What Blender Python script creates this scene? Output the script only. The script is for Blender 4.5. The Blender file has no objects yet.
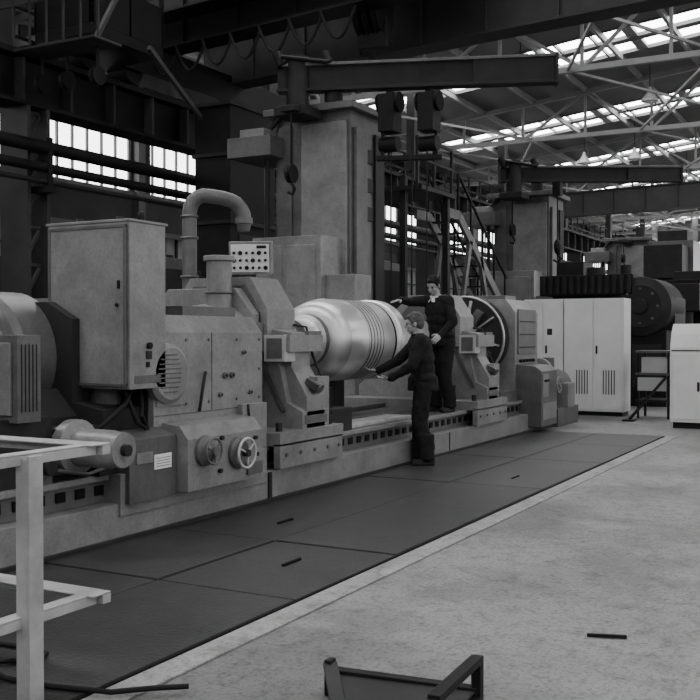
import bpy, bmesh, math, random
from mathutils import Vector, Matrix, Euler
random.seed(4)
R=random.random
sc=bpy.context.scene
V=Vector
# ------------------------------------------------------------------ materials
MAT={}
def mat(name,v,rough=.5,metal=0.,var=.25,scale=3.,bump=0.,bscale=40.,emit=0.,stain=0.,speck=0.,spec=None,blot=0.):
    m=bpy.data.materials.new(name); m.use_nodes=True
    nt=m.node_tree; N=nt.nodes; L=nt.links
    b=N['Principled BSDF']
    tc=N.new('ShaderNodeTexCoord')
    n=N.new('ShaderNodeTexNoise'); n.inputs['Scale'].default_value=scale; n.inputs['Detail'].default_value=7; n.inputs['Roughness'].default_value=.62
    L.new(tc.outputs['Object'],n.inputs['Vector'])
    r=N.new('ShaderNodeValToRGB')
    r.color_ramp.elements[0].position=.3; r.color_ramp.elements[1].position=.7
    a=v*(1-var); c=min(1,v*(1+var*.7))
    r.color_ramp.elements[0].color=(a,a,a,1); r.color_ramp.elements[1].color=(c,c,c,1)
    L.new(n.outputs['Fac'],r.inputs['Fac'])
    out=r.outputs['Color']
    def mul(sc_,lo,p0,p1,rg=.7,det=9):
        nonlocal out
        n2=N.new('ShaderNodeTexNoise'); n2.inputs['Scale'].default_value=sc_; n2.inputs['Detail'].default_value=det; n2.inputs['Roughness'].default_value=rg
        L.new(tc.outputs['Object'],n2.inputs['Vector'])
        r2=N.new('ShaderNodeValToRGB'); r2.color_ramp.elements[0].position=p0; r2.color_ramp.elements[1].position=p1
        r2.color_ramp.elements[0].color=(lo,lo,lo,1); r2.color_ramp.elements[1].color=(1,1,1,1)
        L.new(n2.outputs['Fac'],r2.inputs['Fac'])
        mx=N.new('ShaderNodeMix'); mx.data_type='RGBA'; mx.blend_type='MULTIPLY'; mx.inputs['Factor'].default_value=1
        L.new(out,mx.inputs['A']); L.new(r2.outputs['Color'],mx.inputs['B']); out=mx.outputs['Result']
    if stain>0: mul(scale*.35,1-stain,.38,.55)
    if blot>0: mul(.9,1-blot,.40,.50,.6,12); mul(3.1,1-blot*.7,.36,.42,.65,10)
    if speck>0:
        mul(9,1-speck,.36,.5,.8,12); mul(40,1-speck*.8,.40,.5,.75,6)
    L.new(out,b.inputs['Base Color'])
    b.inputs['Roughness'].default_value=rough; b.inputs['Metallic'].default_value=metal
    if spec is None and v<.06 and metal<.1: spec=.15
    if spec is not None: b.inputs['Specular IOR Level'].default_value=spec
    if bump>0:
        n3=N.new('ShaderNodeTexNoise'); n3.inputs['Scale'].default_value=bscale; n3.inputs['Detail'].default_value=4
        L.new(tc.outputs['Object'],n3.inputs['Vector'])
        bp=N.new('ShaderNodeBump'); bp.inputs['Strength'].default_value=bump; bp.inputs['Distance'].default_value=.02
        L.new(n3.outputs['Fac'],bp.inputs['Height']); L.new(bp.outputs['Normal'],b.inputs['Normal'])
    if emit>0:
        b.inputs['Emission Color'].default_value=(1,1,1,1); b.inputs['Emission Strength'].default_value=emit
    MAT[name]=m
    return m
mach=mat('machine_paint',.195,.33,0,.16,5,.05,30,stain=.28,speck=.18)
mach2=mat('machine_paint_mid',.088,.38,0,.2,5,.05,30,stain=.3,speck=.18)
machd=mat('machine_paint_dark',.022,.5,0,.3,3)
light=mat('light_paint',.38,.4,0,.1,2,stain=.15)
white=mat('white_enamel',.62,.45,0,.07,2,stain=.08)
railp=mat('railing_paint',.34,.5,0,.2,6,stain=.3)
dark=mat('dark_iron',.009,.55,0,.3,5)
black=mat('black_recess',.004,.7,0,.1,5)
steel=mat('turned_steel',.5,.4,.9,.1,2)
steeld=mat('turned_steel_dark',.12,.42,.8,.2,9)
bright=mat('ground_steel',.72,.36,.9,.05,2)
conc=mat('concrete_floor',.225,.7,0,.18,1.1,.45,25,stain=.3,speck=.5,blot=.25)
curb=mat('concrete_curb',.28,.8,0,.2,5,.2,30,stain=.3,speck=.4)
plate=mat('checker_plate',.03,.45,0,.35,2.2,.3,60,stain=.45,speck=.4,spec=.35)
seam=mat('plate_seam',.004,.8,0,.1,4)
roofm=mat('roof_panel',.11,.8,0,.15,.6)
truss=mat('truss_paint',.2,.6,0,.15,2)
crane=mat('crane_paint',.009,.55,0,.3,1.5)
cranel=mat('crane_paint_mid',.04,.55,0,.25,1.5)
wallm=mat('wall_panel',.035,.8,0,.3,.7,stain=.3)
wallp=mat('wall_post',.065,.7,0,.2,1)
sky=mat('skylight_glass',.8,.5,0,.05,1,emit=12)
win=mat('window_glass',.7,.5,0,.1,1,emit=5.5)
wind=mat('window_glass_dirty',.15,.4,0,.4,1.5,emit=.02)
cloth=mat('overall_cloth',.011,.85,0,.35,9,.3,60)
cloth2=mat('jacket_cloth',.013,.85,0,.35,9,.3,60)
shirt=mat('shirt_cloth',.5,.8)
skin=mat('skin',.24,.5,0,.12,14)
hairg=mat('hair_grey',.06,.8,0,.6,40,.5,120)
hairb=mat('hair_dark',.01,.7,0,.6,40,.5,120)
shoe=mat('shoe_leather',.012,.4)
eyem=mat('eye',.02,.2)
wood=mat('plank_wood',.3,.7,0,.3,8)
paper=mat('label_paper',.7,.6)
cable=mat('cable_rubber',.008,.6)

# ------------------------------------------------------------------ builder
def frame(d):
    d=d.normalized(); u=V((0,0,1)) if abs(d.z)<.95 else V((1,0,0))
    a=d.cross(u).normalized(); b=a.cross(d).normalized()
    return a,b
class MB:
    def __init__(s,name): s.name=name; s.bm=bmesh.new(); s.mats=[]
    def mi(s,m):
        if m not in s.mats: s.mats.append(m)
        return s.mats.index(m)
    def f(s,vs,m,sm=False):
        try: fc=s.bm.faces.new(vs)
        except ValueError: return
        fc.material_index=s.mi(m); fc.smooth=sm
    def box(s,x0,x1,y0,y1,z0,z1,m,M=None):
        c=[V((x,y,z)) for z in (z0,z1) for x,y in ((x0,y0),(x1,y0),(x1,y1),(x0,y1))]
        if M: c=[M@p for p in c]
        v=[s.bm.verts.new(p) for p in c]
        for q in ((3,2,1,0),(4,5,6,7),(0,1,5,4),(1,2,6,5),(2,3,7,6),(3,0,4,7)): s.f([v[i] for i in q],m)
    def bar(s,p0,p1,w,h,m):
        p0=V(p0);p1=V(p1); a,b=frame(p1-p0); a=a*w/2; b=b*h/2
        v=[s.bm.verts.new(p+i*a+j*b) for p in (p0,p1) for i,j in ((-1,-1),(1,-1),(1,1),(-1,1))]
        for q in ((3,2,1,0),(4,5,6,7),(0,1,5,4),(1,2,6,5),(2,3,7,6),(3,0,4,7)): s.f([v[i] for i in q],m)
    def prism(s,pts,axis,a0,a1,m):
        def P(u,w,a):
            return {'x':V((a,u,w)),'y':V((u,a,w)),'z':V((u,w,a))}[axis]
        A=[s.bm.verts.new(P(u,w,a0)) for u,w in pts]; B=[s.bm.verts.new(P(u,w,a1)) for u,w in pts]
        n=len(pts)
        s.f(A,m); s.f(B[::-1],m)
        for i in range(n): s.f([A[(i+1)%n],A[i],B[i],B[(i+1)%n]],m)
    def rev(s,p0,d,prof,m,seg=28,caps=True):
        p0=V(p0); d=V(d).normalized(); a,b=frame(d)
        rings=[]
        for pr in prof:
            rings.append([s.bm.verts.new(p0+d*pr[0]+(a*math.cos(t)+b*math.sin(t))*pr[1]) for t in [2*math.pi*i/seg for i in range(seg)]])
        for k in range(len(rings)-1):
            mm=prof[k][2] if len(prof[k])>2 else m
            for i in range(seg):
                j=(i+1)%seg
                s.f([rings[k][i],rings[k][j],rings[k+1][j],rings[k+1][i]],mm,True)
        if caps:
            s.f(rings[0][::-1],m); s.f(rings[-1],prof[-1][2] if len(prof[-1])>2 else m)
    def cyl(s,p0,p1,r,m,r1=None,seg=20):
        p0=V(p0);p1=V(p1); s.rev(p0,p1-p0,[(0,r),((p1-p0).length,r if r1 is None else r1)],m,seg)
    def tube(s,pts,r,m,seg=12):
        pts=[V(p) for p in pts]
        rings=[]
        pa=None
        for i,p in enumerate(pts):
            d=(pts[min(i+1,len(pts)-1)]-pts[max(i-1,0)]).normalized()
            if pa is None: a,b=frame(d)
            else:
                a=(pa-d*pa.dot(d)).normalized(); b=a.cross(d)
            pa=a
            rings.append([s.bm.verts.new(p+(a*math.cos(t)+b*math.sin(t))*r) for t in [2*math.pi*i2/seg for i2 in range(seg)]])
        for k in range(len(rings)-1):
            for i in range(seg):
                j=(i+1)%seg; s.f([rings[k][i],rings[k][j],rings[k+1][j],rings[k+1][i]],m,True)
        s.f(rings[0][::-1],m); s.f(rings[-1],m)
    def torus(s,c,d,Rr,r,m,seg=28,sg=8):
        c=V(c); d=V(d).normalized(); a,b=frame(d); rings=[]
        for i in range(seg):
            t=2*math.pi*i/seg; e=a*math.cos(t)+b*math.sin(t)
            rings.append([s.bm.verts.new(c+e*(Rr+r*math.cos(q))+d*r*math.sin(q)) for q in [2*math.pi*k/sg for k in range(sg)]])
        for i in range(seg):
            A=rings[i];B=rings[(i+1)%seg]
            for k in range(sg): s.f([A[k],A[(k+1)%sg],B[(k+1)%sg],B[k]],m,True)
    def wheel(s,c,d,Rr,m,hub=None,sp=4):
        c=V(c);d=V(d).normalized();a,b=frame(d)
        s.torus(c,d,Rr,Rr*.1,m)
        s.cyl(c-d*Rr*.25,c+d*Rr*.18,Rr*.25,hub or m)
        for i in range(sp):
            t=2*math.pi*i/sp+.4; s.bar(c,c+(a*math.cos(t)+b*math.sin(t))*Rr,Rr*.14,Rr*.1,m)
    def ell(s,c,r,m,M=None,seg=20,rg=12):
        c=V(c); rings=[]
        if not hasattr(r,'__len__'): r=(r,r,r)
        def T(p): return c+(M@p if M else p)
        top=s.bm.verts.new(T(V((0,0,r[2])))); bot=s.bm.verts.new(T(V((0,0,-r[2]))))
        for k in range(1,rg):
            ph=math.pi*k/rg
            rings.append([s.bm.verts.new(T(V((r[0]*math.sin(ph)*math.cos(t),r[1]*math.sin(ph)*math.sin(t),r[2]*math.cos(ph))))) for t in [2*math.pi*i/seg for i in range(seg)]])
        for i in range(seg):
            j=(i+1)%seg
            s.f([top,rings[0][i],rings[0][j]],m,True); s.f([bot,rings[-1][j],rings[-1][i]],m,True)
            for k in range(len(rings)-1): s.f([rings[k][i],rings[k+1][i],rings[k+1][j],rings[k][j]],m,True)
    def cap(s,p0,p1,r0,r1,m):
        s.cyl(p0,p1,r0,m,r1,16); s.ell(p0,r0,m,None,14,8); s.ell(p1,r1,m,None,14,8)
    def done(s,bevel=.008,parent=None,recalc=True):
        bm=s.bm
        if recalc: bmesh.ops.recalc_face_normals(bm,faces=bm.faces)
        for e in bm.edges:
            if len(e.link_faces)==2 and e.calc_face_angle(0)>math.radians(38): e.smooth=False
        mn=V((1e9,)*3);mx=V((-1e9,)*3)
        for v in bm.verts:
            for i in range(3): mn[i]=min(mn[i],v.co[i]); mx[i]=max(mx[i],v.co[i])
        o0=V(((mn.x+mx.x)/2,(mn.y+mx.y)/2,mn.z))
        for v in bm.verts: v.co-=o0
        me=bpy.data.meshes.new(s.name); bm.to_mesh(me); bm.free()
        for m in s.mats: me.materials.append(m)
        ob=bpy.data.objects.new(s.name,me); ob.location=o0; sc.collection.objects.link(ob)
        if bevel>0:
            b=ob.modifiers.new('bevel','BEVEL'); b.width=bevel; b.segments=2; b.limit_method='ANGLE'; b.angle_limit=math.radians(40)
        if parent:
            ob.parent=parent; ob.matrix_parent_inverse=Matrix.Translation(-parent.location)
        return ob
def empty(name,loc):
    e=bpy.data.objects.new(name,None); e.location=loc; e.empty_display_size=.3; sc.collection.objects.link(e); return e

# ------------------------------------------------------------------ camera
C=math.cos(math.radians(28.4));S=math.sin(math.radians(28.4))
cd=bpy.data.cameras.new('camera'); cam=bpy.data.objects.new('camera',cd); sc.collection.objects.link(cam)
cd.sensor_width=36; cd.lens=1000/700*36; cd.clip_end=300; cd.clip_start=.05
cam.location=(0,0,1.5)
pt=math.radians(.86)
cam.rotation_euler=V((C*math.cos(pt),S*math.cos(pt),-math.sin(pt))).to_track_quat('-Z','Y').to_euler()
sc.camera=cam
# ------------------------------------------------------------------ world
w=bpy.data.worlds.new('sky'); sc.world=w; w.use_nodes=True
w.node_tree.nodes['Background'].inputs[0].default_value=(.9,.9,.9,1); w.node_tree.nodes['Background'].inputs[1].default_value=3.2

# ------------------------------------------------------------------ shell
YL=20; YR=-14; X0=-9; X1=80
b=MB('floor'); b.box(X0,X1,YR,YL,-.2,0,conc)
for y in (-1.2,-5.5,-10): b.box(X0,X1,y-.012,y+.012,0,.002,seam)
b.done(0)
b=MB('floor_curb_strip'); b.box(-4,15.2,2.74,2.9,0,.012,curb); b.done(.004)
b=MB('floor_steel_plates')
xs=[-4,-.6,2.2,4.75,6.05,9.3,11.5,13.4,15.05]
for i in range(len(xs)-1):
    off=(R()-.5)*.02
    b.box(xs[i]+.012,xs[i+1]-.012,2.92+.01*R(),3.88,0,.018+.008*R(),plate)
    b.box(xs[i]+.012+off,xs[i+1]-.012,3.9,4.84,0,.018+.008*R(),plate)
b.box(-4,15.05,2.9,2.92,0,.02,seam)
for x,y in ((5.4,3.4),(6.6,4.2),(9.8,3.4)): b.box(x,x+.22,y,y+.02,.02,.035,seam)
b.done(.003)
def roofz(y): return 11.8-.11*abs(y)
SW=2.7
pitch=9.2; xk=[31.2-pitch*k for k in range(4,-1,-1)]+[31.2+pitch*k for k in range(1,6)]
b=MB('ceiling')
prev=X0
for x in xk+[X1+2]:
    e=min(x,X1)
    for ya,yb in ((YL,17.5),(17.5,1.6),(1.6,0),(0,-1.6),(-1.6,-12),(-12,YR)):
        za,zb=roofz(ya),roofz(yb)
        rs=[(prev,e)]
        if (ya,yb) not in ((17.5,1.6),(-1.6,-12)) and x<X1: rs.append((e,e+SW))
        for u,v in rs:
            if v-u<.1: continue
            q=[b.bm.verts.new(p) for p in ((u,ya,za),(v,ya,za),(v,yb,zb),(u,yb,zb),(u,ya,za+.15),(v,ya,za+.15),(v,yb,zb+.15),(u,yb,zb+.15))]
            for f in ((3,2,1,0),(4,5,6,7),(0,1,5,4),(1,2,6,5),(2,3,7,6),(3,0,4,7)): b.f([q[i] for i in f],roofm)
    prev=x+SW
b.done(0)
n=0
for x in xk:
    n+=1
    b=MB('window_skylight_%d'%n)
    for ya,yb in ((17.5,1.6),(-1.6,-12)):
        za,zb=roofz(ya)+.08,roofz(yb)+.08
        q=[b.bm.verts.new(p) for p in ((x,ya,za),(x+SW,ya,za),(x+SW,yb,zb),(x,yb,zb))]
        b.f(q,sky)
        for k in range(3):
            xx=x+k*SW/2
            b.bar((xx,ya,za-.06),(xx,yb,zb-.06),.4 if k==1 else .1,.12,roofm)
        m=14 if ya>0 else 9
        for k in range(m+1):
            y=ya+(yb-ya)*k/m; z=roofz(y)+.03
            b.bar((x,y,z),(x+SW,y,z),.07 if k%3 else .35,.1,truss)
    b.done(0,recalc=False)
b=MB('roof_truss_frame')
for y in list(range(-12,20,2)): b.box(X0+.1,X1-.1,y-.05,y+.05,roofz(y)-.22,roofz(y)-.02,truss)
for k in range(-3,6):
    x=27.6+pitch*k
    b.bar((x,19.8,9.45),(x,0,roofz(0)-.25),.16,.16,truss); b.bar((x,0,roofz(0)-.25),(x,-13.8,roofz(-13.8)-.2),.16,.16,truss)
    b.bar((x,19.8,8.9),(x,-13.8,8.9),.16,.16,truss)
    ys=[19.6-2.4*i for i in range(14)]
    for i,y in enumerate(ys):
        b.bar((x,y,8.9),(x,y,roofz(y)-.2),.09,.09,truss)
        if i<13:
            y2=ys[i+1]
            if i%2: b.bar((x,y,8.9),(x,y2,roofz(y2)-.2),.09,.09,truss)
            else: b.bar((x,y,roofz(y)-.2),(x,y2,8.9),.09,.09,truss)
    if k<5:
        for y in (16,8,0,-8):
            b.bar((x,y,8.9),(x+pitch,y-4,8.9),.07,.07,truss); b.bar((x,y-4,8.9),(x+pitch,y,8.9),.07,.07,truss)
b.done(0)
b=MB('wall_left')
b.box(X0,X1,YL,YL+.3,0,1.6,wallm); b.box(X0,X1,YL,YL+.3,4.6,5.7,wallm); b.box(X0,X1,YL,YL+.3,7.6,9.6,wallm)
x=X0
while x<X1:
    b.box(x,x+.5,YL-.02,YL+.3,1.6,4.6,wallp); b.box(x,x+.9,YL-.02,YL+.3,5.7,7.6,wallm)
    b.box(x+.1,x+.4,YL-.25,YL,0,9.5,wallp)
    for k in range(1,6): b.box(x+k*.75-.03+.2,x+k*.75+.2+.03,YL-.05,YL,0,1.6,wallp)
    x+=4.6
for z in (1.6,4.6,5.7,7.6): b.box(X0,X1,YL-.08,YL,z-.08,z+.08,wallp)
b.done(0)
x=X0;n=0
while x<X1-4:
    n+=1
    b=MB('window_%d'%n)
    b.box(x+.9,x+4.6,YL+.1,YL+.14,5.7,7.6,win); b.box(x+.5,x+4.6,YL+.1,YL+.14,1.6,4.6,wind)
    for k in range(0,8):
        xx=x+.5+4.1*k/7
        if k: b.box(xx-.025,xx+.025,YL+.02,YL+.1,5.7,7.6,wallp)
        b.box(xx-.035,xx+.035,YL+.02,YL+.1,1.6,4.6,machd)
    for z in (6.6,): b.box(x+.9,x+4.6,YL+.02,YL+.1,z-.03,z+.03,wallp)
    for z in (2.3,3.1,3.9): b.box(x+.5,x+4.6,YL+.02,YL+.1,z-.035,z+.035,machd)
    b.done(0); x+=4.6
b=MB('wall_back'); b.box(X1,X1+.3,YR,YL,0,4.5,wallm); b.box(X1,X1+.3,YR,YL,8.6,12,wallm)
for y in range(-14,20,3): b.box(X1-.2,X1+.3,y,y+.4,0,11,wallp)
for y in range(-14,20): b.box(X1,X1+.1,y-.05,y+.05,4.5,8.6,wallp)
for z in (5.5,6.5,7.5): b.box(X1,X1+.1,YR,YL,z-.05,z+.05,wallp)
b.done(0)
b=MB('window_back'); b.box(X1+.12,X1+.16,YR,YL,4.5,8.6,win); b.done(0)
b=MB('wall_rear'); b.box(X0-.3,X0,YR,YL,0,4.5,wallp); b.box(X0-.3,X0,YR,YL,9,12,wallp)
for k in range(9): b.box(X0-.3,X0,YR+k*4.2,YR+k*4.2+.5,4.5,9,wallp)
for z in (6,7.6): b.box(X0-.2,X0-.1,YR,YL,z-.05,z+.05,wallp)
b.done(0)
b=MB('wall_right'); b.box(X0,X1,YR-.3,YR,0,2.5,wallp); b.box(X0,X1,YR-.3,YR,8.4,10.4,wallp)
for k in range(20): b.box(X0+k*4.6,X0+k*4.6+.5,YR-.3,YR,2.5,8.4,wallp)
for k in range(80): b.box(X0+k*1.15,X0+k*1.15+.06,YR-.2,YR-.1,2.5,8.4,wallp)
for z in (3.5,4.8,6,7.2): b.box(X0,X1,YR-.2,YR-.1,z-.04,z+.04,wallp)
b.done(0)
# ------------------------------------------------------------------ crane runway
b=MB('crane_runway')
for k in range(-2,8):
    x=13.5+pitch*k
    b.box(x-.28,x-.2,13.8,14.5,0,5.7,cranel); b.box(x+.2,x+.28,13.8,14.5,0,5.7,cranel)
    for z in [i*.7 for i in range(8)]:
        b.bar((x-.24,14,z),(x+.24,14,z+.7),.06,.06,cranel); b.bar((x-.24,14,z+.7),(x+.24,14,z+.7),.06,.06,cranel)
    b.box(x-.2,x+.2,14.6,14.9,5.7,9.9,cranel)
b.box(-6,78,13.8,14.4,5.68,5.75,crane); b.box(-6,78,14.07,14.13,5.75,6.55,crane); b.box(-6,78,13.8,14.4,6.55,6.65,crane)
b.box(-6,78,14.05,14.15,6.65,6.75,crane)
x=-6
while x<78:
    b.box(x-.03,x+.03,13.85,14.1,5.75,6.55,cranel)
    b.box(x-.03,x+.03,14.72,14.78,6.65,7.75,crane)
    b.bar((x,14.75,6.7),(x+1.2,14.75,7.2),.04,.04,crane)
    x+=1.2
b.box(-6,78,14.4,14.9,6.6,6.65,crane)
for z in (7.2,7.75): b.box(-6,78,14.72,14.78,z-.03,z+.03,crane)
b.done(0)
b=MB('service_pipes')
b.cyl((-6,13.6,4.92),(78,13.6,4.92),.12,dark); b.cyl((-6,13.6,4.55),(78,13.6,4.55),.09,dark); b.cyl((-6,13.6,4.3),(78,13.6,4.3),.05,machd)
for k in range(-2,8):
    x=13.5+pitch*k; b.box(x-.1,x+.1,13.45,13.9,4.1,4.22,dark); b.box(x-.05,x+.05,13.5,13.56,4.1,5.1,dark)
b.done(0)
b=MB('added_dark_box')  # added dark banded box, placed to black out the bright windows behind it
b.box(17.0,18.7,12.0,12.9,0,6.3,dark)
for z in (1,2.4,3.8,5.2,6.25): b.box(16.95,18.75,11.95,12.95,z,z+.08,machd)
b.box(17.3,18.4,11.98,12.0,2.6,3.6,machd)
b.done(.01)
# ------------------------------------------------------------------ overhead crane
oc=empty('overhead_crane',(19,8,7.4))
def gird(b,xa,m,zb=7.4,h=1.25):
    def P(y,dx,z): return V((xa+(y-8.4)*.132+dx,y,z))
    for dx0,dx1,z0,z1 in ((-.3,.3,zb,zb+.05),(-.22,.22,zb+.05,zb+h),(-.32,.32,zb+h,zb+h+.06)):
        q=[b.bm.verts.new(P(y,dx,z)) for y in (-13,14.6) for dx,z in ((dx0,z0),(dx1,z0),(dx1,z1),(dx0,z1))]
        for f in ((3,2,1,0),(4,5,6,7),(0,1,5,4),(1,2,6,5),(2,3,7,6),(3,0,4,7)): b.f([q[i] for i in f],m)
    y=-12.5
    while y<14.4:
        p=P(y,-.27,zb+.05); b.box(p.x-.03,p.x+.05,y-.02,y+.02,zb+.05,zb+h,m); y+=1.5
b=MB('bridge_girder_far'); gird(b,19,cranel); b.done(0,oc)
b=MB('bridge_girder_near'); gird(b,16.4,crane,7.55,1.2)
for k in range(22):
    y=-12+k*1.2; x=16.4+(y-8.4)*.132-.75
    b.box(x-.02,x+.02,y-.02,y+.02,8.1,9.1,crane)
b.bar((16.4-20.4*.132-.75,-12,9.1),(16.4+5.8*.132-.75,14.2,9.1),.05,.05,crane)
b.bar((16.4-20.4*.132-.5,-12,8.1),(16.4+5.8*.132-.5,14.2,8.1),.6,.05,crane)
for k in range(7):
    y=8.6+k*.75; x=16.4+(y-8.4)*.132-.3
    b.tube([(x,y+.75*t,7.5-.55*math.sin(math.pi*t)) for t in [i/8 for i in range(9)]],.03,cable,6)
b.done(0,oc)
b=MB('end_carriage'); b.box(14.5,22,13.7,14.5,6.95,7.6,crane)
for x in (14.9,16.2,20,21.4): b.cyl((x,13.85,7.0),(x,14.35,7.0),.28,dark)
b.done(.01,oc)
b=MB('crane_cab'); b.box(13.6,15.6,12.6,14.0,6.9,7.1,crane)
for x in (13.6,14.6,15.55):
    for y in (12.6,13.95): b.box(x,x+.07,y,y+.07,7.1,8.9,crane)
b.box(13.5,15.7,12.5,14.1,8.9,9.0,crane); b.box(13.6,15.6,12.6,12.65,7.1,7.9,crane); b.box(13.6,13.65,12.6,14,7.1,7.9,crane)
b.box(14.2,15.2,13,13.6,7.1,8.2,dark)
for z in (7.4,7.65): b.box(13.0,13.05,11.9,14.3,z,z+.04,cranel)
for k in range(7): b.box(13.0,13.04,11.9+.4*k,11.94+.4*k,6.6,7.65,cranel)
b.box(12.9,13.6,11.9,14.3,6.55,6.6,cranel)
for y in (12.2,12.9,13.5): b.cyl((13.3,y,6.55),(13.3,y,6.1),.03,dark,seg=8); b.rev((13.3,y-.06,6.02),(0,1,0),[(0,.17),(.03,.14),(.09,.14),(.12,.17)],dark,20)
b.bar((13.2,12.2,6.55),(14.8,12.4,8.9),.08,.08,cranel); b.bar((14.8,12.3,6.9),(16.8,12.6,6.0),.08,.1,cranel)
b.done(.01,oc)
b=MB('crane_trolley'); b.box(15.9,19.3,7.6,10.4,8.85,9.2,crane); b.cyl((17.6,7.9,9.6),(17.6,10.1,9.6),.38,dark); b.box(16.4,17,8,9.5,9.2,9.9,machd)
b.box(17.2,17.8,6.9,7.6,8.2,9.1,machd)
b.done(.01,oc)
b=MB('crane_hook_block')
for y in (8.5,8.7,8.9): b.rev((17.0,y-.06,7.55),(0,1,0),[(0,.38),(.03,.33),(.09,.33),(.12,.38)],dark)
b.box(16.93,17.07,8.4,9.0,6.95,7.5,machd); b.cyl((17,8.7,6.95),(17,8.7,6.7),.06,dark)
b.tube([(17,8.7,6.72),(17,8.58,6.6),(17,8.56,6.45),(17,8.66,6.33),(17,8.82,6.36),(17,8.88,6.48)],.05,dark)
for y in (8.45,8.62,8.78,8.95):
    for dx in (-.33,.33): b.cyl((17+dx,y,7.55),(17.6+dx*.5,y,9.5),.013,dark,seg=6)
b.done(.005,oc)
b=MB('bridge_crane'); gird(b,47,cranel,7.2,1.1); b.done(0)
for i,(x,y,z) in enumerate(((30,10.2,10.0),(44,9.8,9.6),(44,12.0,9.6),(53,9.2,9.4),(36,7.5,10.2))):
    b=MB('hanging_lamp'); b.rev((x,y,z),(0,0,-1),[(0,.05),(.15,.09),(.2,.12),(.45,.3),(.5,.3)],light,20); b.ell((x,y,z-.45),.13,white); b.cyl((x,y,z),(x,y,roofz(y)),.015,dark,seg=6); b.done(0)

# ------------------------------------------------------------------ machine columns with jib cranes
def column(ox,oy,top):
    e=empty('boring_mill',(ox,oy,0))
    b=MB('column')
    def B(x0,x1,y0,y1,z0,z1,m): b.box(ox+x0,ox+x1,oy+y0,oy+y1,z0,z1,m)
    B(0,1.3,0,1.5,0,top,mach2)
    B(-.06,0,.05,.95,.3,top-.2,mach); B(-.05,0,1.15,1.42,.3,top-.2,mach2)
    B(.1,.5,-.07,0,.3,top-.3,mach2); B(.85,1.2,-.05,0,.3,top-.3,machd)
    B(-.2,1.45,-.15,1.65,top-.02,top+.1,mach2)
    B(-.5,.6,1.3,2.2,top-.75,top-.4,mach2); B(-.4,.1,1.5,2.0,top-.4,top-.25,mach)
    B(-.75,0,.15,1.5,0,3.15,mach)
    B(-.77,-.75,.25,.8,.3,3.0,mach); B(-.77,-.75,.9,1.42,.3,3.0,mach)
    B(-.6,0,-.4,.2,0,2.5,mach); B(.1,1.3,-.8,0,0,1.9,mach2); B(.2,1.1,-.82,-.8,.4,1.6,machd)
    for z in (3.5,4.0,4.5): B(.55,.8,-.03,0,z,z+.25,machd)
    b.cyl((ox-.05,oy+.3,top+.1),(ox-.05,oy+.3,top+.45),.16,machd)
    b.tube([(ox-.1,oy+1.62,0.2),(ox-.1,oy+1.62,top-.3),(ox-.1,oy+1.3,top+.02)],.05,machd)
    b.cyl((ox-.7,oy+.75,top-.1),(ox-.7,oy+.75,4.35),.02,dark,seg=6)
    b.rev((ox-.7,oy+.7,4.2),(0,1,0),[(0,.16),(.05,.12),(.1,.16)],dark)
    b.tube([(ox-.7,oy+.75,4.05),(ox-.7,oy+.68,3.95),(ox-.7,oy+.72,3.85),(ox-.7,oy+.82,3.9)],.025,dark)
    b.box(ox-.8,ox+.1,oy+.6,oy+.9,top-.12,top-.02,machd)
    b.done(.012,e)
    return e
def jib(par,p0,p1,z,h,hoists):
    b=MB('jib_crane'); p0=V(p0);p1=V(p1); d=(p1-p0).normalized(); a=V((d.y,-d.x,0))
    def Q(t,o,zz): q=p0+d*t+a*o; return (q.x,q.y,zz)
    L=(p1-p0).length
    b.bar(Q(0,0,z),Q(L,0,z),.06,h,machd); b.bar(Q(0,0,z+h/2),Q(L,0,z+h/2),.26,.05,mach2); b.bar(Q(0,0,z-h/2),Q(L,0,z-h/2),.26,.05,machd)
    b.bar(Q(L-.02,0,z),Q(L+.03,0,z),.3,h+.08,machd)
    b.bar(Q(L-1.35,.0,z),Q(L-.02,0,z),.18,h+.02,machd)
    b.cyl(Q(.35,0,z-h/2-.35),Q(.35,0,z+h/2+.15),.2,machd); b.box(Q(.35,0,0)[0]-.3,Q(.35,0,0)[0]+.3,Q(.35,0,0)[1]-.3,Q(.35,0,0)[1]+.3,z-h/2-.45,z-h/2-.3,machd)
    b.cyl(Q(.1,0.1,z+h/2-.02),Q(.0,0.05,z+h/2+.22),.09,dark); b.cyl(Q(.9,0.1,z+h/2),Q(.82,0.05,z+h/2+.2),.08,dark)
    b.cyl(Q(.1,0.2,z+h/2+.12),Q(.9,.2,z+h/2+.0),.04,dark)
    for t,s in hoists:
        for o in (-.33,.33):
            x,y,_=Q(t+o,0,0)
            b.box(x-.17,x+.17,y-.14,y+.14,z-h/2-.75*s,z-h/2-.12,dark)
            b.cyl((x,y-.2,z-h/2-.25),(x,y+.2,z-h/2-.25),.17,black)
            b.box(x-.05,x+.05,y-.05,y+.05,z-h/2-.15,z-h/2,dark)
            b.cyl((x,y-.16,z-h/2-.95*s),(x,y+.16,z-h/2-.95*s),.13*s,dark)
        b.bar(Q(t-.55,0,z-h/2-1.18*s),Q(t+.55,0,z-h/2-1.18*s),.14,.08,dark)
        for o in (-.45,.45): b.bar(Q(t+o,0,z-h/2-.5),Q(t+o,0,z-h/2-1.2*s),.05,.05,dark)
        for o in (-.3,.05,.3): b.cyl(Q(t+o,0.05,z-h/2-.9),Q(t+o,.05,z-h/2-4.2),.012,dark,seg=6)
    b.done(.006,par)
e1=column(15.0,8.1,5.35)
jib(e1,(14.5,9.24,0),(16.1,4.86,0),5.86,.42,[(2.25,1)])
e2=column(25.4,7.85,5.15)
jib(e2,(24.35,8.8,0),(26.5,4.75,0),5.6,.36,[])
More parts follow.
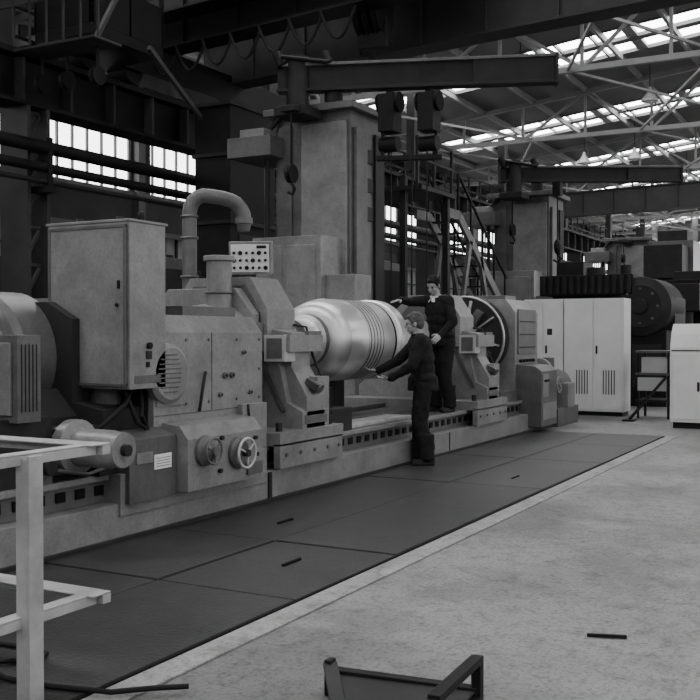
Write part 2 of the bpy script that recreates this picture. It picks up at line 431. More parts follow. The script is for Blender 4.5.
b=MB('chain_hoist'); b.cyl((25.0,7.5,5.4),(25.0,7.5,3.4),.015,dark,seg=6); b.box(24.88,25.12,7.4,7.6,5.05,5.4,dark); b.ell((25,7.5,3.75),(.13,.09,.2),dark)
b.tube([(25,7.5,3.55),(25,7.4,3.45),(25,7.5,3.35),(25,7.6,3.42)],.03,dark); b.done(0,e2)
column(36.5,7.6,4.9)
# ------------------------------------------------------------------ lathe
lt=empty('roll_turning_lathe',(9,5.8,0))
b=MB('bed')
b.box(3.4,15.9,4.86,6.95,0,.29,mach)
b.box(3.4,15.9,5.0,6.85,.29,.5,mach2)
b.box(3.4,15.9,4.95,5.02,.455,.5,mach)
x=3.5
while x<15.8:
    b.box(x,x+.09,4.985,5.0,.35,.42,black); x+=.19
for y0,y1 in ((5.4,5.6),(6.15,6.35)): b.box(3.4,15.9,y0,y1,.5,.56,steeld)
b.box(3.4,15.9,4.83,4.86,.0,.05,machd)
b.box(7.45,7.5,4.84,4.86,.05,.28,machd); b.box(11.6,11.62,4.85,4.86,.05,.28,machd)
b.done(.01,lt)

b=MB('headstock_gearbox')
pf=[(4.95,.5),(4.95,1.52),(5.06,1.66),(6.7,1.68),(6.75,.5)]
b.prism(pf,'x',6.0,7.5,mach)
b.box(6.02,6.5,5.3,6.3,1.67,1.8,mach); b.cyl((6.35,5.5,1.7),(6.35,5.5,1.95),.09,mach); b.ell((6.8,5.6,1.72),(.12,.12,.14),mach2)
b.box(6.55,7.3,5.1,5.9,1.66,1.74,mach2)
b.prism([(5.05,.5),(5.05,.95),(5.35,1.0),(5.35,1.62),(5.6,1.75),(6.4,1.75),(6.6,.5)],'x',5.55,6.0,machd)
b.prism([(5.3,.5),(5.3,.9),(5.5,1.1),(6.6,1.1),(6.6,.5)],'x',4.2,5.55,machd)
b.rev((5.6,6.0,1.33),(-1,0,0),[(0,.5),(.35,.5),(.4,.46),(.46,.46),(.5,.2),(.62,.18)],mach2,36)
for i in range(14):
    t=2*math.pi*i/14; b.cyl((5.16,6.0+.4*math.cos(t),1.33+.4*math.sin(t)),(5.1,6.0+.4*math.cos(t),1.33+.4*math.sin(t)),.028,mach,seg=8)
b.box(5.99,6.0,5.0,5.6,.6,1.45,machd)
b.box(6.74,6.748,4.945,4.951,.88,1.52,mach2); b.box(6.02,7.48,4.944,4.951,.872,.88,mach2)
for px,pz in ((6.4,1.46),(6.7,1.46),(7.1,1.46),(7.45,1.46),(6.4,.95),(6.7,.95),(7.1,.95),(7.45,.95),(7.45,1.2)):
    b.cyl((px,4.95,pz),(px,4.94,pz),.014,mach2,seg=6)
b.rev((6.14,4.96,1.2),(0,-1,0),[(0,.235),(.05,.235),(.08,.2)],mach,36)
for i in range(-4,5):
    z=1.2+i*.036; hw=math.sqrt(max(0,.175**2-(i*.036)**2)); b.box(6.14-hw,6.14+hw*.6,4.873,4.882,z,z+.01,mach2)
b.box(6.02,6.36,4.93,4.95,.95,1.2,mach)
for px,pz,r in ((6.92,1.16,.028),(7.02,1.16,.028),(6.85,1.0,.02),(7.2,1.35,.02),(7.3,1.0,.02)):
    b.cyl((px,4.95,pz),(px,4.925,pz),r,mach2,seg=14); b.cyl((px,4.925,pz),(px,4.915,pz),r*.5,machd,seg=12)
b.prism([(4.7,.3),(4.7,.7),(4.78,.8),(4.96,.82),(4.96,.3)],'x',6.1,7.12,mach)
b.prism([(4.8,.28),(4.8,.74),(4.96,.8),(4.96,.28)],'x',5.55,6.08,mach2)
b.box(5.62,5.8,4.79,4.8,.56,.64,mach); b.box(5.82,6.02,4.793,4.8,.5,.61,paper)
for k in range(4): b.box(5.84,6.0,4.79,4.794,.52+k*.02,.525+k*.02,mach2)
b.rev((6.3,4.7,.6),(0,-1,0),[(0,.12),(.03,.12),(.04,.1),(.1,.04),(.13,.04)],mach2,28); b.wheel((6.3,4.6,.6),(0,-1,0),.1,mach2,machd,3)
b.rev((6.75,4.7,.54),(0,-1,0),[(0,.13),(.03,.13),(.05,.1)],mach2,28); b.wheel((6.75,4.6,.54),(0,-1,0),.12,light,machd,3)
for px,pz in ((6.52,.68),(7.0,.64),(7.02,.5),(6.5,.42)): b.cyl((px,4.7,pz),(px,4.67,pz),.018,machd,seg=10)
b.box(6.88,7.1,4.68,4.7,.34,.44,mach2)
b.box(5.5,7.4,4.84,5.0,.2,.5,mach); b.box(7.12,7.5,4.9,5.0,.3,.9,mach)
b.tube([(6.55,4.93,.88),(6.55,4.9,1.05),(6.62,4.92,1.2)],.014,machd,8)
b.tube([(7.2,4.9,.9),(7.2,4.88,.75),(7.3,4.88,.6),(7.3,4.89,.32)],.012,machd,8)
b.done(.014,lt)

b=MB('feed_motor')
b.box(4.95,5.5,5.05,5.3,.5,.85,machd)
b.rev((5.15,5.1,.73),(0,-1,0),[(0,.13),(.1,.13),(.12,.19),(.2,.19),(.22,.13),(.5,.13),(.54,.12),(.6,.12)],mach,32)
b.cyl((5.15,4.5,.73),(5.15,4.46,.73),.04,machd)
b.box(5.35,5.75,4.9,5.25,.5,.72,machd); b.box(5.3,5.9,4.88,5.3,.68,.75,mach2)
b.tube([(5.72,5.0,1.1),(5.72,4.92,.95),(5.75,4.9,.85),(5.85,4.9,.8)],.018,cable,8)
b.tube([(5.8,5.0,1.1),(5.68,4.94,1.0),(5.5,4.93,.9),(5.4,5.0,.8)],.018,cable,8)
b.tube([(5.9,5.0,1.1),(5.85,4.94,.98),(5.8,4.9,.9),(5.95,4.95,.75)],.018,cable,8)
b.tube([(4.95,5.0,.66),(4.9,4.9,.6),(5.2,4.86,.54),(5.5,4.84,.6)],.014,mach2,8)
b.cyl((4.6,5.05,.55),(6,5.05,.55),.035,steeld)
b.box(4.7,4.95,4.95,5.3,.5,.66,mach2); b.cyl((4.85,4.95,.62),(4.85,4.85,.62),.05,machd)
b.done(.008,lt)
b=MB('gear_cover_box')
b.box(4.62,4.82,4.92,5.5,.93,1.5,mach2); b.box(4.6,4.62,4.97,5.45,.98,1.45,mach); b.box(4.3,5.0,5.0,5.5,.5,.95,machd)
for k in range(5): b.box(4.65+k*.032,4.66+k*.032,4.915,4.922,1.0,1.44,machd)
b.done(.01,lt)
b=MB('spindle_housing')
b.box(7.5,7.98,5.25,6.6,.5,1.62,mach2)
b.rev((7.5,5.75,1.25),(1,0,0),[(0,.52),(.2,.54),(.36,.56),(.42,.5)],mach,40)
b.cyl((7.78,5.62,1.6),(7.78,5.62,2.22),.12,mach); b.cyl((7.78,5.62,2.2),(7.78,5.62,2.25),.15,mach)
b.torus((7.78,5.62,1.9),(0,0,1),.125,.015,mach2,24,6)
b.prism([(5.3,1.5),(5.3,1.7),(5.5,1.95),(6.3,1.95),(6.6,1.6),(6.6,1.5)],'x',7.86,8.0,mach)
b.done(.012,lt)
def rest(ox,nm,wide=0):
    b=MB(nm)
    pf=[(4.83,.5),(4.83,.78),(5.0,.86),(5.08,1.2),(5.22,1.4),(5.22,1.75),(5.42,2.06),(5.98+wide,2.06),(6.5,1.6),(6.7,.86),(6.8,.78),(6.8,.5)]
    b.prism(pf,'x',ox,ox+.5,mach)
    b.prism([(5.3,1.5),(5.3,1.72),(5.46,1.98),(5.93+wide,1.98),(6.2,1.7),(6.2,1.5)],'x',ox-.025,ox,mach2)
    b.box(ox-.45,ox+.72,4.79,6.85,.5,.62,mach); b.box(ox-.45,ox+.7,4.79,4.86,.3,.52,mach)
    b.prism([(4.83,.62),(4.83,.92),(5.0,1.2),(5.0,1.52),(5.25,1.56),(5.25,.62)],'x',ox+.08,ox+.42,mach)
    b.box(ox-.06,ox+.56,4.93,5.35,1.34,1.5,mach)
    b.box(ox-.09,ox+.1,4.97,5.2,1.25,1.5,light); b.box(ox-.095,ox-.088,5.0,5.17,1.28,1.47,mach2)
    b.box(ox+.35,ox+.6,4.97,5.2,1.37,1.54,mach2)
    for dx in (-.3,.62):
        for y in (4.9,5.2): b.cyl((ox+dx,y,.62),(ox+dx,y,.7),.035,machd,seg=6)
    for dx in (-.35,-.1,.15,.4,.62): b.cyl((ox+dx,4.79,.42),(ox+dx,4.775,.42),.02,mach2,seg=6)
    for z in (1.0,1.15,1.7,1.85): b.cyl((ox,5.5,z),(ox-.04,5.5,z),.022,machd,seg=6)
    b.tube([(ox+.47,5.22,1.6),(ox+.52,5.1,1.58),(ox+.54,5.04,1.3),(ox+.53,4.86,.95),(ox+.53,4.84,.64)],.013,machd,8)
    b.bar((ox-.01,5.02,.78),(ox-.01,5.3,1.3),.03,.05,mach2)
    b.bar((ox+.2,4.9,1.06),(ox+.2,4.78,1.0),.07,.07,steeld)
    b.cyl((ox+.25,4.84,1.02),(ox+.25,4.78,.98),.055,mach2,seg=16)
    b.box(ox+.04,ox+.46,4.825,4.83,.66,.74,mach2)
    b.box(ox+.3,ox+.52,4.84,5.0,.62,1.1,mach)
    b.rev((ox+.5,5.8,1.45),(1,0,0),[(0,.42),(.08,.42),(.1,.36),(.18,.3)],mach2,36)
    b.done(.014,lt)
rest(8.0,'steady_rest_near',.15); rest(12.85,'steady_rest_far')
b=MB('tool_carriage')
b.box(9.1,10.9,5.05,5.4,.5,.54,wood)
b.box(9.4,10.2,6.2,6.8,.56,.95,machd); b.box(9.5,10.0,6.3,6.7,.95,1.25,mach2)
b.box(8.85,9.3,5.0,5.5,.5,.74,machd); b.cyl((9.1,5.2,.74),(9.1,5.2,.95),.06,dark)
b.box(11.0,11.5,6.3,6.8,.5,1.0,machd)
b.done(.008,lt)
b=MB('far_headstock')
b.rev((14.62,5.8,1.45),(-1,0,0),[(0,.66),(.14,.66,machd),(.17,.63)],machd,48)
for i in range(8):
    t=2*math.pi*i/8+.2
    a=V((14.44,5.8+.2*math.cos(t),1.45+.2*math.sin(t))); c2=V((14.44,5.8+.58*math.cos(t),1.45+.58*math.sin(t)))
    b.bar(a,c2,.05,.03,steel)
for i in range(4):
    t=2*math.pi*i/4+.6
    b.bar((14.4,5.8+.25*math.cos(t),1.45+.25*math.sin(t)),(14.4,5.8+.5*math.cos(t),1.45+.5*math.sin(t)),.12,.12,mach2)
b.rev((14.5,5.8,1.45),(-1,0,0),[(0,.2),(.2,.2),(.25,.12)],steeld,24)
b.torus((14.45,5.8,1.45),(1,0,0),.64,.02,steel,40,6)
b.prism([(5.05,.5),(5.05,1.85),(5.2,2.05),(6.4,2.05),(6.55,1.85),(6.6,.5)],'x',14.64,15.75,mach)
b.box(14.75,15.6,5.03,5.05,1.2,1.9,mach2); b.box(14.9,15.4,5.3,6.2,2.05,2.12,mach2)
for z in (1.3,1.5,1.7): b.box(14.8,15.55,5.02,5.03,z,z+.02,machd)
for i in range(5):
    for z in (1.1,1.0): b.cyl((14.85+i*.15,5.05,z),(14.85+i*.15,5.0,z),.025,dark,seg=8)
b.box(13.8,14.6,5.0,6.6,.5,.66,mach2)
b.prism([(4.65,.1),(4.65,.95),(4.75,1.02),(5.06,1.05),(5.06,.1)],'x',14.7,15.5,mach2)
b.box(14.75,15.05,4.64,4.65,.55,.9,mach); b.wheel((15.28,4.55,.72),(0,-1,0),.12,mach); b.box(14.75,15.45,4.64,4.65,.2,.45,mach)
for i in range(4): b.cyl((14.83+i*.06,4.64,.8),(14.83+i*.06,4.62,.8),.02,dark,seg=8)
b.done(.012,lt)
b=MB('drive_motor')
b.box(15.9,17.1,4.75,5.7,0,.3,mach2)
b.rev((16.1,5.1,.62),(1,0,0),[(0,.2),(.06,.28),(.3,.3),(.34,.3),(.8,.3),(.86,.22)],mach2,28)
for i in range(10): b.torus((16.2+.06*i,5.1,.62),(1,0,0),.3,.012,mach,28,5)
b.rev((15.95,5.1,.9),(1,0,0),[(0,.1),(.02,.22),(.1,.22),(.12,.1)],mach,24)
b.box(16.3,16.7,4.7,4.95,.3,.7,mach); b.cyl((16.5,5.1,.9),(16.5,5.1,1.12),.1,mach2)
b.done(.008,lt)
# ------------------------------------------------------------------ steel roll
b=MB('steel_roll')
RR=.482
pr=[(8.7,.2,bright),(9.2,.2,bright),(9.22,.18,steeld),(9.3,.18,steeld),(9.32,.235,bright),(9.62,.235,bright),(9.64,.29,steeld),(9.7,.30,steel),(9.72,.37,steel),(9.8,.43,steel),(9.93,.462,bright),(10.05,RR,bright),(10.3,RR,steel)]
for x in (10.36,10.44,10.52,10.6,10.68):
    pr+=[(x,RR,steel),(x+.004,RR-.007,dark),(x+.016,RR-.007,dark),(x+.02,RR,steel)]
pr+=[(11.0,RR,bright),(11.02,RR-.01,dark),(11.04,RR-.01,dark),(11.05,RR,bright),(11.16,RR,bright),(11.17,.5,bright),(11.36,.5,steeld),(11.38,.36,steeld),(11.6,.34,steel),(11.62,.26,steel),(12.84,.26,steeld)]
b.rev((0,5.8,1.44),(1,0,0),pr,steel,96); b.done(0)

# ------------------------------------------------------------------ electrical cabinet
b=MB('electrical_cabinet')
b.box(5.65,6.06,4.88,5.68,1.1,2.33,mach)
b.box(5.632,5.65,4.91,5.65,1.14,2.29,mach)
for z0,z1 in ((2.285,2.31),(1.12,1.145)): b.box(5.624,5.65,4.9,5.66,z0,z1,mach2)
for y0 in (4.9,5.64): b.box(5.623,5.65,y0,y0+.02,1.125,2.305,mach2)
b.cyl((5.63,4.98,1.72),(5.615,4.98,1.72),.014,dark,seg=10); b.box(5.618,5.632,4.955,4.975,1.84,1.9,dark)
b.cyl((5.86,4.88,1.42),(5.86,4.855,1.42),.025,dark,seg=12); b.box(5.83,5.89,4.87,4.88,1.32,1.38,machd); b.box(5.83,5.86,4.865,4.88,1.26,1.3,dark)
b.box(5.7,6.0,4.875,4.882,1.14,1.2,mach2)
b.box(5.64,6.08,4.87,5.7,2.33,2.35,mach)
b.cyl((5.8,5.1,2.35),(5.8,5.1,2.39),.03,machd,seg=8); b.cyl((5.8,5.5,2.35),(5.8,5.5,2.39),.03,machd,seg=8); b.ell((5.98,5.05,2.4),(.03,.03,.05),dark)
b.cyl((5.85,5.3,.9),(5.85,5.3,1.1),.12,mach2)
b.done(.012)
b=MB('extraction_pipe')
bx,by=8.3,6.37
pts=[(bx,by,1.4),(bx,by,2.75)]
ex,ey=8.66,5.94
def lerp(t,z): return (bx+(ex-bx)*t,by+(ey-by)*t,z)
for t,z in ((.02,2.82),(.07,2.88),(.15,2.92),(.25,2.94),(.4,2.935),(.6,2.92),(.75,2.90),(.86,2.87),(.94,2.82),(.99,2.76),(1,2.70)): pts.append(lerp(t,z))
b.tube(pts,.076,mach2,16)
for z in (2.1,2.5,2.72): b.torus((bx,by,z),(0,0,1),.08,.016,mach2,20,6)
b.rev((ex,ey,2.72),(0,0,-1),[(0,.09),(.06,.09),(.07,.075),(.14,.06)],mach2,20)
b.cyl((bx,by,1.3),(bx,by,1.7),.12,mach2)
b.done(0)
b=MB('control_panel')
Mr=Matrix.Translation((8.5,5.74,2.1))@Euler((0,math.radians(-8),math.radians(24))).to_matrix().to_4x4()
b.box(-.05,.1,-.215,.215,0.02,.35,mach,Mr); b.box(-.06,-.05,-.195,.195,.045,.325,white,Mr)
for i in range(6):
    for j in range(3):
        p=Mr@V((-.06,-.16+.064*i,.09+.075*j)); q=Mr@V((-.08,-.16+.064*i,.09+.075*j)); b.cyl(p,q,.015 if (i+j)%3 else .022,dark if (i*j)%2==0 else machd,seg=10)
b.box(-.066,-.06,-.17,-.07,.285,.315,dark,Mr)
b.cyl((8.5,5.74,1.95),(8.5,5.74,2.13),.05,machd)
b.done(.006)

# ------------------------------------------------------------------ white electrical cabinets
for i,(y0,y1) in enumerate(((4.3,5.42),(5.44,6.2))):
    b=MB('switchgear_cabinet')
    b.box(18.5,19.05,y0,y1,.08,2.18,white); b.box(18.54,19.0,y0+.03,y1-.03,0,.08,dark)
    b.box(18.485,18.5,y0+.03,(y0+y1)/2-.006,.12,2.14,white); b.box(18.485,18.5,(y0+y1)/2+.006,y1-.03,.12,2.14,white)
    b.box(18.46,18.485,(y0+y1)/2-.08,(y0+y1)/2-.05,1.15,1.3,dark)
    if i==0:
        for g in range(2):
            for k in range(5):
                yy=y0+.16+g*.5+k*.05; b.box(18.478,18.486,yy,yy+.018,.4,.85,machd)
    else: b.box(18.478,18.486,y0+.2,y0+.3,1.5,1.62,machd)
    b.done(.01)
b=MB('control_desk')
b.prism([(16.6,.1),(16.6,1.3),(16.68,1.52),(16.85,1.68),(17.3,1.68),(17.3,.1)],'y',2.1,3.12,white)
b.box(16.65,17.25,2.15,3.08,0,.1,dark)
b.box(16.585,16.6,2.15,2.6,.15,1.2,white); b.box(16.585,16.6,2.64,3.08,.15,1.2,white); b.box(16.575,16.6,2.66,2.7,.6,.75,dark)
b.box(16.59,16.6,2.12,3.1,1.24,1.26,machd)
for k in range(3): b.cyl((16.64,2.3+.15*k,1.42),(16.62,2.3+.15*k,1.43),.03,dark,seg=10)
b.done(.012)
b=MB('tool_cart')
for x in (18.3,18.9):
    for y in (3.45,3.98): b.box(x,x+.04,y,y+.04,.0,1.2,dark)
b.box(18.28,18.96,3.43,4.04,.78,.82,mach2); b.box(18.28,18.96,3.43,4.04,.3,.34,machd); b.box(18.28,18.96,3.43,4.04,1.18,1.22,mach2)
b.box(18.35,18.8,3.5,3.95,.82,1.1,light); b.box(18.27,18.29,3.5,4.0,.5,.74,light)
b.bar((17.6,4.0,.02),(18.25,3.5,.75),.04,.04,dark); b.box(17.5,17.75,3.9,4.1,0,.03,dark)
b.done(.006)
b=MB('planer_machine')
b.box(21.4,23.2,4.9,7.0,0,1.9,dark); b.box(21.2,23.4,4.75,6.75,2.35,2.78,dark)
for k in range(13): b.box(21.15,21.2,4.78+.153*k,4.86+.153*k,2.38,2.75,machd)
b.box(21.3,23.3,5.0,6.5,1.9,2.35,black); b.box(21.35,21.4,5,6.9,.3,1.7,machd)
b.rev((21.2,4.6,2.1),(1,0,0),[(0,.44,machd),(.04,.5,machd),(.1,.62,dark),(1.6,.62,dark),(1.7,.5,dark)],machd,36)
b.cyl((21.2,4.6,2.1),(21.08,4.6,2.1),.16,machd)
for i in range(8):
    t=2*math.pi*i/8; b.cyl((21.2,4.6+.36*math.cos(t),2.1+.36*math.sin(t)),(21.16,4.6+.36*math.cos(t),2.1+.36*math.sin(t)),.03,mach2,seg=8)
b.box(21.4,23,4.1,5.0,0,1.6,dark); b.box(21.38,21.4,4.2,4.8,.4,1.3,machd)
b.cyl((21.5,5.6,2.78),(21.5,5.6,2.95),.2,machd); b.box(21.6,22.4,5.9,6.5,2.78,3.1,machd); b.cyl((21.7,5.0,2.78),(21.7,5.0,3.0),.12,machd)
b.box(21.8,23.0,4.0,4.4,1.6,2.3,machd)
b.done(.015)
def mmill(x,y,sx,sy,h,m,m2):
    b=MB('milling_machine')
    b.box(x,x+sx,y,y+sy,0,.35*h,m); b.box(x+.4*sx,x+sx,y+.2*sy,y+.8*sy,.35*h,h,m)
    b.box(x-.1*sx,x+.8*sx,y+.25*sy,y+.75*sy,.72*h,.95*h,m2); b.cyl((x+.1*sx,y+.5*sy,.72*h),(x+.1*sx,y+.5*sy,.52*h),.12*sx,m2)
    b.box(x-.15*sx,x+.5*sx,y-.1*sy,y+1.1*sy,.38*h,.46*h,m2); b.box(x+.5*sx,x+.9*sx,y+.3*sy,y+.7*sy,h,h*1.08,m2)
    b.wheel((x-.05*sx,y+.5*sy,.3*h),(-1,0,0),.1*h,m2)
    b.box(x+.1*sx,x+.6*sx,y-.02,y,.05*h,.3*h,m2); b.cyl((x+.6*sx,y,.6*h),(x+.6*sx,y-.1*sy,.6*h),.1*h,m2)
    b.done(.015)
mmill(25.5,3.6,2.2,1.9,2.9,dark,machd); mmill(33,5.2,2.6,2.4,4.6,mach2,machd); mmill(30,3.0,2.2,2.0,2.6,machd,machd)
mmill(41,5.0,2.6,2.6,4.2,mach2,mach); mmill(47,3.0,3,3,3.4,mach2,mach2); mmill(19.5,9.8,2,2,3.0,machd,mach2); mmill(22.5,11.2,2.2,2,3.4,mach2,machd)
mmill(12,10.0,2,2.4,2.6,machd,mach2); mmill(30.5,8.8,2.4,2.2,3.6,machd,mach2); mmill(14.5,16.5,2.4,2.2,3.0,machd,machd); mmill(19.5,16.5,2.4,2.2,3.4,machd,machd); mmill(56,4,3,3,3.6,mach2,mach)
b=MB('access_staircase')
for y in (8.3,9.0):
    b.bar((20.3,y,4.1),(23.4,y,2.0),.08,.22,mach2); b.bar((20.3,y,4.1),(19.6,y,4.1),.08,.2,mach2); b.bar((21.0,y,3.6),(19.8,y,.05),.08,.14,mach2); b.bar((21.6,y,3.3),(23.0,y,0),.08,.14,mach2)
    b.bar((20.3,y,5.0),(23.4,y,2.9),.05,.05,dark)
    for k in range(5): b.bar((20.3+k*.75,y,4.1-k*.5),(20.3+k*.75,y,5.0-k*.5),.04,.04,dark)
for k in range(9): b.box(20.4+k*.33,20.65+k*.33,8.3,9.0,3.98-k*.224,4.01-k*.224,machd)
b.bar((23.3,8.3,2.1),(23.3,8.3,0),.1,.1,mach2); b.bar((23.3,9.0,2.1),(23.3,9.0,0),.1,.1,mach2)
b.done(0)
b=MB('platform_posts')
for x,y,h in ((17.6,8.3,4.6),(18.1,9.3,4.6),(19.0,8.0,4.3)):
    b.box(x,x+.12,y,y+.12,0,h,machd)
b.box(17.5,19.2,7.9,9.5,4.3,4.38,machd)
for z in (4.9,5.3): b.bar((17.5,8.0,z),(19.2,8.0,z),.05,.05,machd)
for x in (17.5,18.3,19.2): b.bar((x,8,4.3),(x,8,5.3),.05,.05,machd)
b.done(0)

# ------------------------------------------------------------------ foreground railing
b=MB('guard_railing')
for z in (1.0,.35):
    b.box(1.2,3.29,3.03,3.075,z-.02,z+.02,railp); b.box(1.2,3.29,3.03,3.10,z+.021,z+.028,railp)
    b.box(3.295,3.345,3.0,4.6,z-.02,z+.02,railp); b.box(3.23,3.345,3.0,4.6,z+.021,z+.029,railp)
b.box(2.86,2.935,2.985,3.0,0.02,1.02,railp); b.box(2.86,2.875,3.0,3.06,0.02,1.01,railp)
b.box(1.5,1.57,2.985,3.025,0.02,1.0,railp); b.box(3.35,3.42,4.3,4.37,.02,1.0,railp); b.box(2.8,3.0,2.93,3.1,0,.02,railp)
b.done(.003)
b=MB('welded_steel_frame')
def fr(px,d,z):
    r=(px-350)/1000*d; return V((d*C+r*S,d*S-r*C,z))
A=fr(330,4.15,0);Bq=fr(345,3.6,0);Cq=fr(434,3.55,0);D=fr(478,4.0,0)
def up(p,z): return V((p.x,p.y,z))
b.bar(A,up(A,.15),.03,.05,dark)
b.bar(up(A,.09),up(D,.06),.05,.05,dark)
b.bar(up(Bq,.03),up(A,.13),.06,.02,machd)
b.bar(Cq,up(Cq,.2),.04,.04,dark); b.bar(D,up(D,.21),.04,.04,dark); b.bar(up(Cq,.2),up(D,.2),.05,.03,dark); b.bar(up(Cq,.03),up(D,.03),.05,.05,dark)
b.bar(up(Bq,.025),up(Cq,.025),.08,.05,dark)
vs=[b.bm.verts.new(p) for p in (up(A,.10),up(D,.075),up(Cq,.06),up(Bq,.05))]; b.f(vs,machd)
vs=[b.bm.verts.new(p) for p in (up(A,.095),up(D,.07),up(Cq,.055),up(Bq,.045))]; b.f(vs[::-1],machd)
b.done(.003,recalc=False)
def g(px,py,z=0):
    d=1000*(1.5-z)/(py-335); r=(px-350)/1000*d; return V((d*C+r*S,d*S-r*C,z))
b=MB('scrap_rod'); b.bar(g(588,636,.012),g(628,638,.012),.02,.015,dark); b.done(.002)
b=MB('rubber_hose')
b.tube([g(*p,.035) for p in ((-30,640),(20,648),(45,655),(38,664),(10,662),(-20,668),(5,680),(50,688),(110,694),(150,690),(188,688))],.012,cable,8); b.done(0)

# ------------------------------------------------------------------ people
def person(name,base,F,J,headF,headpitch,hair,jacket,hands):
    base=V(base); F=V(F).normalized(); Lf=V((-F.y,F.x,0)); U=V((0,0,1))
    e=empty(name,base)
    def P(t): return base+F*t[0]+Lf*t[1]+U*t[2]
    RM=Matrix((F,Lf,U)).transposed()
    def parts(nm,fn,vox,m,sm=2,folds=0):
        b=MB(nm); fn(b); ob=b.done(0,e,recalc=True)
        r=ob.modifiers.new('remesh','REMESH'); r.mode='VOXEL'; r.voxel_size=vox; r.use_smooth_shade=True
        s=ob.modifiers.new('smooth','SMOOTH'); s.iterations=sm; s.factor=.5
        if folds:
            tx=bpy.data.textures.get('folds') or bpy.data.textures.new('folds','CLOUDS'); tx.noise_scale=.08; tx.noise_depth=2
            d=ob.modifiers.new('folds','DISPLACE'); d.texture=tx; d.strength=folds; d.mid_level=.5; d.texture_coords='LOCAL'
        return ob
    def legs(b):
        for s in ('l','r'):
            b.cap(P(J['hip_'+s]),P(J['knee_'+s]),.11,.085,cloth); b.cap(P(J['knee_'+s]),P(J['ank_'+s]),.085,.076,cloth)
            k=J['ank_'+s]; b.cyl(P((k[0],k[1],k[2]-.04)),P((k[0],k[1],k[2]+.25)),.088,cloth,.078)
        b.ell(P(J['pelvis']),(.135,.18,.13),cloth,RM)
        b.ell(P(J['waist']),(.13,.165,.14),cloth,RM)
    parts('trousers',legs,.012,cloth,3,.022)
    def torso(b):
        c=J['chest']; w_=J['waist']; p=J['pelvis']
        b.rev(P(p)-U*.1,U,[(0,.175),(.02,.18),(.16,.165)],jacket,28)
        b.ell(P(p)+U*.04,(.155,.195,.11),jacket,RM)
        b.ell(P(w_),(.145,.182,.16),jacket,RM); b.ell(P(((c[0]+w_[0])/2,(c[1]+w_[1])/2,(c[2]+w_[2])/2)),(.148,.195,.15),jacket,RM)
        b.ell(P(c),(.14,.21,.17),jacket,RM)
        b.cap(P(J['sh_l']),P(J['sh_r']),.078,.078,jacket)
        n=J['neck']; b.cap(P((n[0]-.01,n[1],n[2]-.09)),P((n[0],n[1],n[2]-.04)),.09,.062,jacket)
        for s in ('l','r'):
            b.cap(P(J['sh_'+s]),P(J['el_'+s]),.077,.062,jacket); b.cap(P(J['el_'+s]),P(J['wr_'+s]),.062,.047,jacket)
    parts('jacket',torso,.012,jacket,3,.024)
    HF=V(headF).normalized(); HL=V((-HF.y,HF.x,0)).normalized()
    q=Matrix.Rotation(headpitch,3,HL); HF2=q@HF; HU=q@U
    hc=P(J['head'])
    def H(f,l,u): return hc+HF2*f+HL*l+HU*u
    HM=Matrix((HF2,HL,HU)).transposed()
    def head(b):
        b.ell(H(-.008,0,.025),(.098,.076,.092),skin,HM); b.ell(H(.03,0,-.035),(.062,.058,.075),skin,HM)
        b.ell(H(.052,0,-.085),(.03,.032,.026),skin,HM); b.ell(H(.06,0,.03),(.03,.05,.025),skin,HM)
        b.cap(H(.086,0,.02),H(.108,0,-.022),.009,.014,skin); b.ell(H(.1,0,-.026),(.012,.019,.01),skin,HM)
        b.ell(H(.085,0,-.056),(.012,.024,.006),skin,HM); b.ell(H(.082,0,-.068),(.012,.02,.007),skin,HM)
        for s in (-1,1):
            b.ell(H(-.005,.078*s,-.005),(.02,.009,.032),skin,HM); b.ell(H(.06,.035*s,-.02),(.025,.02,.022),skin,HM)
        n=J['neck']; b.cap(P((n[0]-.005,n[1],n[2]-.06)),H(-.015,0,-.06),.056,.055,skin)
    parts('head',head,.0055,skin,2)
    b=MB('eyes')
    for s in (-1,1): b.ell(H(.084,.031*s,.008),(.009,.013,.008),eyem,HM); b.bar(H(.094,.018*s,.026),H(.088,.048*s,.026),.008,.006,hair)
    b.bar(H(.096,-.02,-.062),H(.096,.02,-.062),.003,.003,eyem)
    b.done(0,e)
    def hr(b):
        b.ell(H(-.022,0,.045),(.1,.086,.088),hair,HM); b.ell(H(-.05,0,.0),(.066,.08,.08),hair,HM); b.ell(H(.03,0,.088),(.058,.06,.035),hair,HM)
        for s in (-1,1): b.ell(H(.012,.07*s,.035),(.03,.016,.035),hair,HM)
        for i in range(26):
            t=R()*6.28; ph=R()*1.3; b.ell(H(-.022+.092*math.sin(ph)*math.cos(t),.078*math.sin(ph)*math.sin(t),.045+.08*math.cos(ph)),.02,hair)
    parts('hair',hr,.007,hair,1)
    b=MB('collar'); n=J['neck']; cm=shirt if hair is hairb else jacket
    b.torus(P((n[0]+.004,n[1],n[2]-.012)),(HU+U).normalized(),.064,.013,cm,24,8)
    for s in (-1,1): b.bar(P((n[0]+.06,n[1]+.012*s,n[2]-.03)),P((n[0]+.095,n[1]+.045*s,n[2]-.09)),.045,.012,cm)
    b.done(0,e)
    def sh(b):
        for s in ('l','r'):
            k=J['ank_'+s]; t=J['toe_'+s]; d=V((t[0],t[1],0)).normalized()
            h=(k[0]-d.x*.05,k[1]-d.y*.05); o=(k[0]+d.x*.15,k[1]+d.y*.15)
            b.cap(P((h[0],h[1],.045)),P((o[0],o[1],.035)),.044,.034,shoe); b.cap(P((k[0],k[1],.12)),P((k[0]+d.x*.04,k[1]+d.y*.04,.05)),.05,.045,shoe)
            b.ell(P((o[0]-d.x*.02,o[1]-d.y*.02,.035)),(.06,.046,.034),shoe,RM)
            a1=P((h[0]-d.x*.03,h[1]-d.y*.03,.012)); a2=P((o[0]+d.x*.03,o[1]+d.y*.03,.012)); b.bar(a1,a2,.085,.024,shoe)
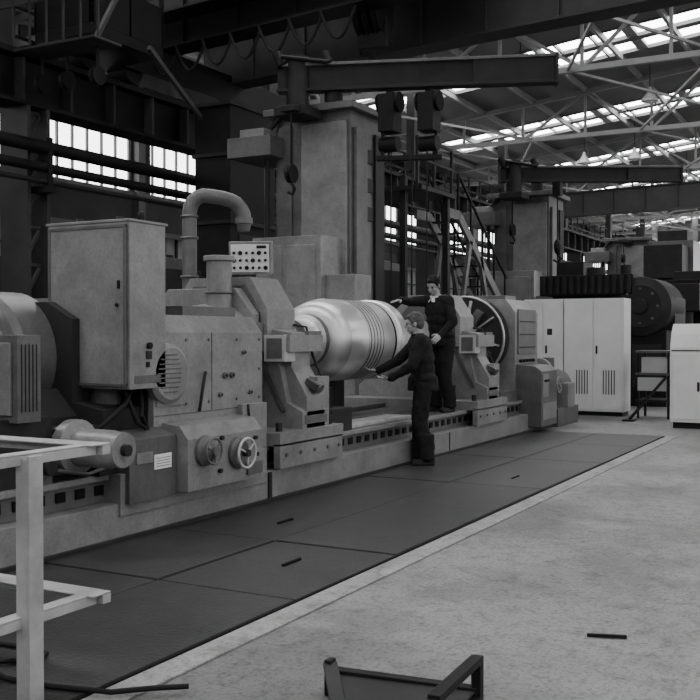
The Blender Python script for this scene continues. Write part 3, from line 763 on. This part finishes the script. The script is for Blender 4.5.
    parts('shoes',sh,.008,shoe,2)
    for s in ('l','r'):
        wr=P(J['wr_'+s]); d,nrm,curl=hands[s]
        d=V(d).normalized(); nrm=V(nrm); nrm=(nrm-d*nrm.dot(d)).normalized(); sd=d.cross(nrm)
        th=1 if s=='l' else -1
        def hd(b):
            b.cap(wr-d*.03,wr+d*.02,.028,.027,skin)
            MM=Matrix((d,sd,nrm)).transposed()
            b.ell(wr+d*.06,(.052,.042,.017),skin,MM); b.ell(wr+d*.08,(.03,.042,.015),skin,MM)
            for i,(o,l) in enumerate(((-.031,.07),(-.010,.08),(.011,.075),(.031,.058))):
                p=wr+d*.09+sd*o*th; dd=(d+sd*o*th*1.5).normalized()
                for k,(fr_,rr) in enumerate(((.45,.0095),(.3,.0088),(.25,.0078))):
                    dd2=(dd*math.cos(curl*(k+.6))+nrm*math.sin(curl*(k+.6))).normalized()
                    q2=p+dd2*l*fr_*1.05; b.cap(p,q2,rr,rr*.92,skin); p=q2
            p=wr+d*.03-sd*.03*th; dd=(d*.6-sd*th*.75+nrm*.25).normalized()
            q2=p+dd*.042; b.cap(p,q2,.0125,.0105,skin); dd=(d*.9-sd*th*.3+nrm*.35).normalized(); b.cap(q2,q2+dd*.033,.0105,.009,skin)
        parts('hand_'+s,hd,.0038,skin,1)
    return e
JA=dict(hip_l=(0,.09,.9),hip_r=(0.0,-.09,.9),knee_l=(.03,.1,.49),knee_r=(.05,-.1,.49),ank_l=(-.05,.12,.1),ank_r=(.05,-.11,.1),toe_l=(1,.15),toe_r=(1,-.1),
 pelvis=(0,0,.94),waist=(.01,0,1.09),chest=(.03,0,1.32),neck=(.06,0,1.49),head=(.10,0,1.6),
 sh_l=(.03,.19,1.41),sh_r=(.06,-.19,1.41),el_l=(.12,.25,1.13),el_r=(.29,-.25,1.18),wr_l=(.36,.16,.99),wr_r=(.52,-.22,1.06))
FA=V((-.40,.92,0)).normalized()
person('workman',(10.45,4.7,.026),FA,JA,(-.42,.9,0),math.radians(10),hairg,cloth2,
  {'l':(FA+V((0.2,0,-.1)),V((.1,0,1)),.35),'r':(FA+V((0,0,.02)),V((0,0,1)),.3)})
JB=dict(hip_l=(0,.09,.9),hip_r=(0.0,-.09,.9),knee_l=(.04,.1,.49),knee_r=(.02,-.1,.49),ank_l=(-.02,.12,.1),ank_r=(.0,-.11,.1),toe_l=(1,.2),toe_r=(1,-.1),
 pelvis=(0,0,.95),waist=(.03,0,1.1),chest=(.07,0,1.33),neck=(.11,0,1.515),head=(.155,0,1.635),
 sh_l=(.07,.18,1.44),sh_r=(.11,-.17,1.45),el_l=(.07,.27,1.16),el_r=(.36,-.22,1.43),wr_l=(.24,.22,1.0),wr_r=(.585,-.15,1.445))
FB=V((-.92,.38,0)).normalized()
person('workman',(12.05,5.15,.5),FB,JB,(-.85,.1,0),math.radians(26),hairb,cloth,
  {'l':(FB+V((0,0,-.6)),V((0,.5,-.6)),.4),'r':(FB+V((0,0,-.12)),V((0,0,-1)),.15)})
